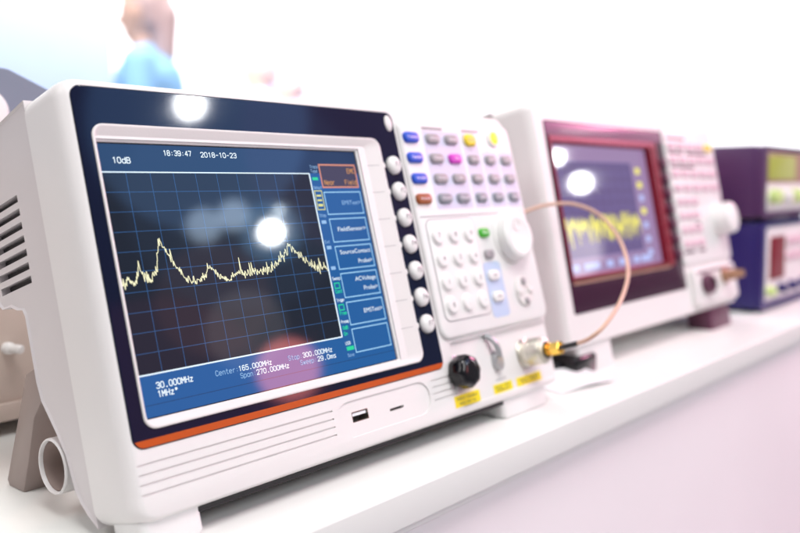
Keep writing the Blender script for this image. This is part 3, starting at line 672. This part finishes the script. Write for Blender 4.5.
path = [(297.7, -33.0, -17.2), (296.4, -45.0, -16.3), (292.1, -58.0, -14.0), (300.8, -66.0, -7.7), (336.1, -62.0, 4.6), (381.0, -50.0, 22.4), (408.0, -38.0, 42.5), (420.4, -26.0, 62.5), (417.6, -16.0, 78.4), (403.8, -5.0, 88.3), (385.3, 4.0, 90.6), (371.9, 10.0, 89.6), (361.3, 18.0, 87.1), (354.3, 26.0, 82.8)]
P = catmull([(303, YC-31, -17.5)] + path, 10)
k0 = 22
cpart('sleeve', B().sweep(P[:k0], [1.9]*(k0-3) + [1.85, 1.75, 1.6], 12), 'black')
cpart('jacket', B().sweep(P[k0-4:], 1.45, 12), 'copper')

# ------------------------------------------------------------------ far spectrum analyzer
ORG2 = (175, 12, -52)
TILT2 = R_(11.36)
base2 = Vector((0.415, 0.0254, 0.0511))
M2r = Matrix.Rotation(-TILT2, 4, 'X')
M2 = Matrix.Translation(base2) @ M2r @ Matrix.Translation(Vector(ORG2)*MM)
D = thing('spectrum_analyzer', 'blurred white spectrum analyzer with flare-tinted maroon frame and purple screen, behind the cable loop', 'spectrum analyzer', M2, 'spectrum analyzers on the counter')
def dp(name, b, m, parent=None, flat=False): return link(name, b.mesh(name, ORG2, flat), m, parent or D)
L = []
for y, i in [(38, 0.0), (10, 0.0), (5, 0.8), (2, 2.2), (0.0, 5.0)]:
    L.append([(x_, y, z_) for x_, z_ in rr(-17.5+i*.9, 366-i*0.9, -28+i*0.45, 181-i*0.6, 9-i*0.4, 5)])
sh2 = dp('front_shell', B().loft(L), 'shell')
cut(sh2, [(B().plate(-0.5, 231.5, -0.5, 165.5, 2.5, -1, 0.8), ORG2), (B().plate(2, 200, 27, 150, 1, -1, 7), ORG2)])
L = []
for xx, ins in ((-14.4, 2.5), (-16.4, .6), (-16.9, 0), (365.4, 0), (365, .6), (363, 2.5)):
    L.append([(xx, y_, z_) for y_, z_ in ((38.4, 180.6-ins), (98-ins, 176-ins), (103-ins, 158), (103-ins, -5), (70, -24+ins), (38.4, -27.6+ins))])
dp('rear_shell', B().loft(L), 'rear')
bz2 = dp('bezel', B().loft([[(x_, y, z_) for x_, z_ in rr(a, b_, c_, d, r, 5)] for a, b_, c_, d, r, y in
      ((0, 231, 0, 165, 2.2, 0.7), (0, 231, 0, 165, 2.2, -0.3), (0.3, 230.7, 0.3, 164.7, 2, -0.5), (4, 212, 26, 153, 2, -0.5), (4, 212, 26, 153, 2, 0.7))], False, False), 'plum')
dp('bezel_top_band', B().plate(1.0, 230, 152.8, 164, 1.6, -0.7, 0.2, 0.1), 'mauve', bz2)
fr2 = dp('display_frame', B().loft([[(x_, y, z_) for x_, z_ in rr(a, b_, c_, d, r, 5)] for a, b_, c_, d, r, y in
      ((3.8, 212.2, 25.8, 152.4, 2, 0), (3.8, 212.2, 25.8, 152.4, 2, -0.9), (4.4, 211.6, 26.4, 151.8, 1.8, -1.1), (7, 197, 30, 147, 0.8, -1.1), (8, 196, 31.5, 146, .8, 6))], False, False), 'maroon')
dp('lower_trim', B().plate(5, 200, 24.0, 29.2, 1, -1.1, 0.2, 0.2), 'tan', fr2)
s2 = dp('screen', B().box(7, 197, 5.4, 6.4, 30.5, 147), 'lcd2')
def q2(name, m, x0, x1, z0, z1, lay): return dp(name, B().quad(x0, x1, z0, z1, 5.4-0.06*lay), m, s2, True)
q2('graph_area', 'lcd2_dark', 10, 160, 46, 132, 1)
g2 = B()
for k in range(11): g2.quad(10+15*k-.2, 10+15*k+.2, 46, 132, 5.26)
for k in range(9): g2.quad(10, 160, 46+10.7*k-.2, 46+10.7*k+.2, 5.25)
dp('graticule', g2, 'lcd2_line', s2, True)
rnd = random.Random(5)
tr2 = []
for k in range(300):
    xx = 11 + k*0.495; zb = 74 + (3 if xx > 60 else 0)
    tr2.append((xx, zb + (rnd.uniform(-6, 8) if rnd.random() < .6 else rnd.uniform(-20, 2))))
dp('trace', B().strip(tr2, 0.95, 5.2), 'lcd2_trace', s2, True)
for k, (z, m) in enumerate(((124, 'lcd2_trace'), (110, 'lcd2_trace'), (97, 'lcd2_txt'), (84, 'lcd2_trace'), (70, 'lcd2_txt'), (56, 'lcd2_txt'), (43, 'lcd2_txt'))):
    dp('menu_mark', B().quad(168, 178, z-3, z+3, 5.2), m, s2, True)
for x0, x1 in ((14, 30), (38, 66), (80, 92), (104, 124), (134, 146), (150, 172)): dp('readout_mark', B().quad(x0, x1, 35, 41, 5.2), 'lcd2_txt', s2, True)
for k in range(7):
    dp('soft_key', B().lathe((222, -0.4, 131-15.8*k), (0, -1, 0), [(5.6, -.2), (5.6, 2.4), (4.4, 3.8), (0, 4.2)], 20), 'plumkey')
kp2 = dp('key_panel', B().plate(231.8, 364.5, 22.5, 174, 6, -2.4, 1.0, 2.0), 'panel')
for r in range(8):
    for c in range(5 if r < 4 else 3):
        x0 = 245 + 25*c if r < 4 else 245 + 19*c; z = 150 - 15*r
        wd = 18 if r < 4 else 13
        dp('function_key', B().plate(x0-wd/2, x0+wd/2, z-4, z+4, 3.2, -4.8, -2.2, 1.4), 'pinkkey' if (r, c) != (0, 4) else 'key_yellow')
for z, x0, x1 in ((158.5, 236, 285), (142.5, 236, 274), (127.5, 236, 300), (142.5, 282, 340), (36.5, 236, 262), (36.5, 274, 292), (65, 276, 290)): dp('printed_line', B().plate(x0, x1, z-1.5, z+1.5, 0.5, -2.55, -2.2), 'plumkey', kp2)
dp('rotary_knob', B().lathe((343, -2.4, 68), (0, -1, 0), [(19, 0), (18, 2), (17.6, 14), (16.4, 17), (13.5, 18.4), (0, 18.4)], 36), 'key_white')
# lower connector block
dp('connector_block', B().plate(240, 358, -22, 18.5, 5, -6, 1, 2.5), 'shell')
dp('groove_line', B().plate(248, 350, 12.2, 15.0, 1, -6.2, -5.6), 'plumkey')
c2 = dp('dark_socket', B().lathe((269, -6, 0), (0, -1, 0), [(12, -.2), (12, 3), (10.5, 6.5), (8.5, 7), (7.5, 3)], 28, 1.15, 0.9), 'plumkey')
b2 = dp('brass_connector', B().lathe((321, -6, 5), (0, -1, 0), [(8.5, -.2), (8.5, 3), (6, 4), (6, 14), (5, 15), (4, 22), (0, 22)], 24), 'brown_metal')
for x0, x1 in ((0, 60), (285, 345)):
    dp('front_foot', B().loft([[(x_, y_, z + (y_-12)*0.2*(1 if z < -45 else 0)) for x_, y_ in rr(x0+i, x1-i, 3+i, 30-i, 4, 4)] for i, z in ((0, -26), (0, -49), (1.5, -51.6))]), 'panel' if x0 < 100 else 'plumkey')
for x0 in (20, 320):
    L = []
    for xx, ins in ((x0-9, 1), (x0-7.8, 0), (x0+7.8, 0), (x0+9, 1)):
        L.append([(xx, y_, z_) for y_, z_ in smoothprof([(90, 10), (102, 5), (143, -23), (141, -26), (128, -29), (90, -12)], ins)])
    dp('stand_leg', B().loft(L), 'taupe')

# ------------------------------------------------------------------ stacked power supplies
def supply(zb, x0, ht, body_m, label, upper):
    t = thing('power_supply', label, 'power supply', Matrix.Translation(((x0+115)*MM, 0.15, zb*MM)), 'stacked power supplies')
    o_ = (x0+115, 150, zb)
    def p(name, b, m, par=None): return link(name, b.mesh(name, o_), m, par or t)
    p('case', B().box(x0, x0+230, 26, 300, zb+4, zb+ht-0.5, 4), body_m)
    for fx in (x0+14, x0+190):
        for fy in (40, 260): p('foot', B().lathe((fx+12, fy, zb), (0, 0, 1), [(9, 0), (10, 1), (10, 4.5)], 18), 'black')
    f = p('front_panel', B().plate(x0+13, x0+222, zb+11, zb+ht-6, 6, 20, 28, 2), 'key_white')
    p('front_rim', B().loft([[(x_, y, z_) for x_, z_ in rr(a, b_, c_, d, r, 5)] for a, b_, c_, d, r, y in
       ((x0+1, x0+229, zb+4.5, zb+ht-1, 6, 27), (x0+1, x0+229, zb+4.5, zb+ht-1, 6, 17), (x0+12.6, x0+222.4, zb+10.6, zb+ht-5.6, 6, 17), (x0+12.6, x0+222.4, zb+10.6, zb+ht-5.6, 6, 27))], False, False), body_m)
    if upper:
        d = p('display', B().plate(x0+24, x0+130, zb+ht-42, zb+ht-12, 2, 18.4, 21, .6), 'lcdgreen')
        p('display_surround', B().plate(x0+18, x0+206, zb+ht-46, zb+ht-8, 2, 19.4, 21, .4), 'tan')
        for k in range(4): p('knob', B().lathe((x0+40+42*k, 20, zb+30), (0, -1, 0), [(9, -.2), (9, 10), (7.5, 12), (0, 12)], 22), 'greenkey' if k in (0, 2) else 'key_white')
    else:
        p('display', B().plate(x0+36, x0+92, zb+38, zb+92, 2, 18.4, 21, .6), 'maroon')
        for k in range(3):
            for j in range(2): p('key', B().plate(x0+104+32*k, x0+124+32*k, zb+58+20*j, zb+70+20*j, 3, 16.5, 21, 1.2), 'pinkkey')
        for k in range(4): p('terminal', B().lathe((x0+32+44*k, 20, zb+25), (0, -1, 0), [(6, -.2), (6, 8), (5, 10), (0, 10)], 18), 'greenkey' if k == 0 else 'indigo')
    return t
supply(0, 852, 112, 'indigo', 'deep indigo power supply at the bottom of the stack, with a maroon display', False)
supply(112, 848, 93, 'brick', 'dusky purple power supply atop the indigo one, with a green-yellow display', True)

# ------------------------------------------------------------------ beige instrument behind the near analyzer
bi = thing('bench_instrument', 'beige bench instrument with a grey swivel handle behind the near analyzer', 'instrument', Matrix.Translation((-0.06, 0.32, 0)))
ob_ = (-60, 320, 0)
def bp_(name, b, m, par=None): return link(name, b.mesh(name, ob_), m, par or bi)
bp_('case', B().box(-230, 110, 224, 440, 10, 178, 5), 'beige')
for fx in (-205, 85):
    for fy in (245, 420): bp_('foot', B().lathe((fx, fy, 0), (0, 0, 1), [(11, 0), (12, 1), (12, 11)], 18), 'dark')
bp_('front_lip', B().box(-230, 110, 221, 223.9, 10, 22, 1), 'beige')
hd = bp_('handle', B().loft([[(x_, y, z_) for x_, z_ in ((-120, 214), (-10, 244), (56, 238), (112, 214), (108, 192), (50, 206), (-10, 216), (-118, 190))] for y in (246, 274)]), 'greyplastic')
bp_('pivot', B().lathe((38, 246, 209), (0, -1, 0), [(15, -4), (15, 5), (12, 8), (0, 9)], 26), 'key_white', hd)
bp_('pivot_hole', B().lathe((36, 237, 207), (0, -1, 0), [(6, -1), (6, 0.6), (0, .7)], 18), 'maroon', hd)
bp_('handle_post', B().box(90, 106, 250, 270, 176, 200, 2), 'greyplastic', hd)
bp_('handle_post', B().box(-118, -102, 250, 270, 176, 200, 2), 'greyplastic', hd)
bp_('white_plug', B().lathe((36, 224, 57), (0.3, -1, 0), [(4, -1), (4, 3), (3, 4), (3, 12), (2, 13), (0, 13)], 18), 'key_white')

# ------------------------------------------------------------------ small things on the counter
ad = thing('power_plug', 'small black plug lying on the counter between the two analyzers', 'plug', Matrix.Translation((0.425, 0.034, 0)))
oa = (425, 34, 0)
bd = link('plug_body', B().box(404, 441, 18, 46, 0, 17, 3).mesh('plug_body', oa), 'black', ad)
link('strain_relief', B().sweep(catmull([(404, 33, 8), (394, 36, 8), (384, 42, 7.5), (372, 52, 5), (360, 64, 3.2), (352, 90, 3.2), (350, 130, 3.2)], 5), [4.6]*4 + [4.0]*4 + [3.0]*23, 12).mesh('strain_relief', oa), 'black', ad)
pp = B(); N = 10; L = []
for i in range(N+1):
    t = i/N; lift = 7.0*math.sin(t*math.pi)**2*0.6 + 5.0*t*t
    L.append([(352+62*t, 2-14*t, 0.4+lift*0.4), (352+62*t, 2-14*t, 0.8+lift*0.4), (364+58*t, 34-6*t, 1.1+lift*1.3), (364+58*t, 34-6*t, 0.7+lift*1.3)])
pp.loft(L)
po = link('paper_tag', pp.mesh('paper_tag', (385, 15, 0.4)), 'paper'); po.location = (0.385, 0.015, 0.0004)
tag(po, 'small curled white paper tag lying beside the black plug', 'paper')
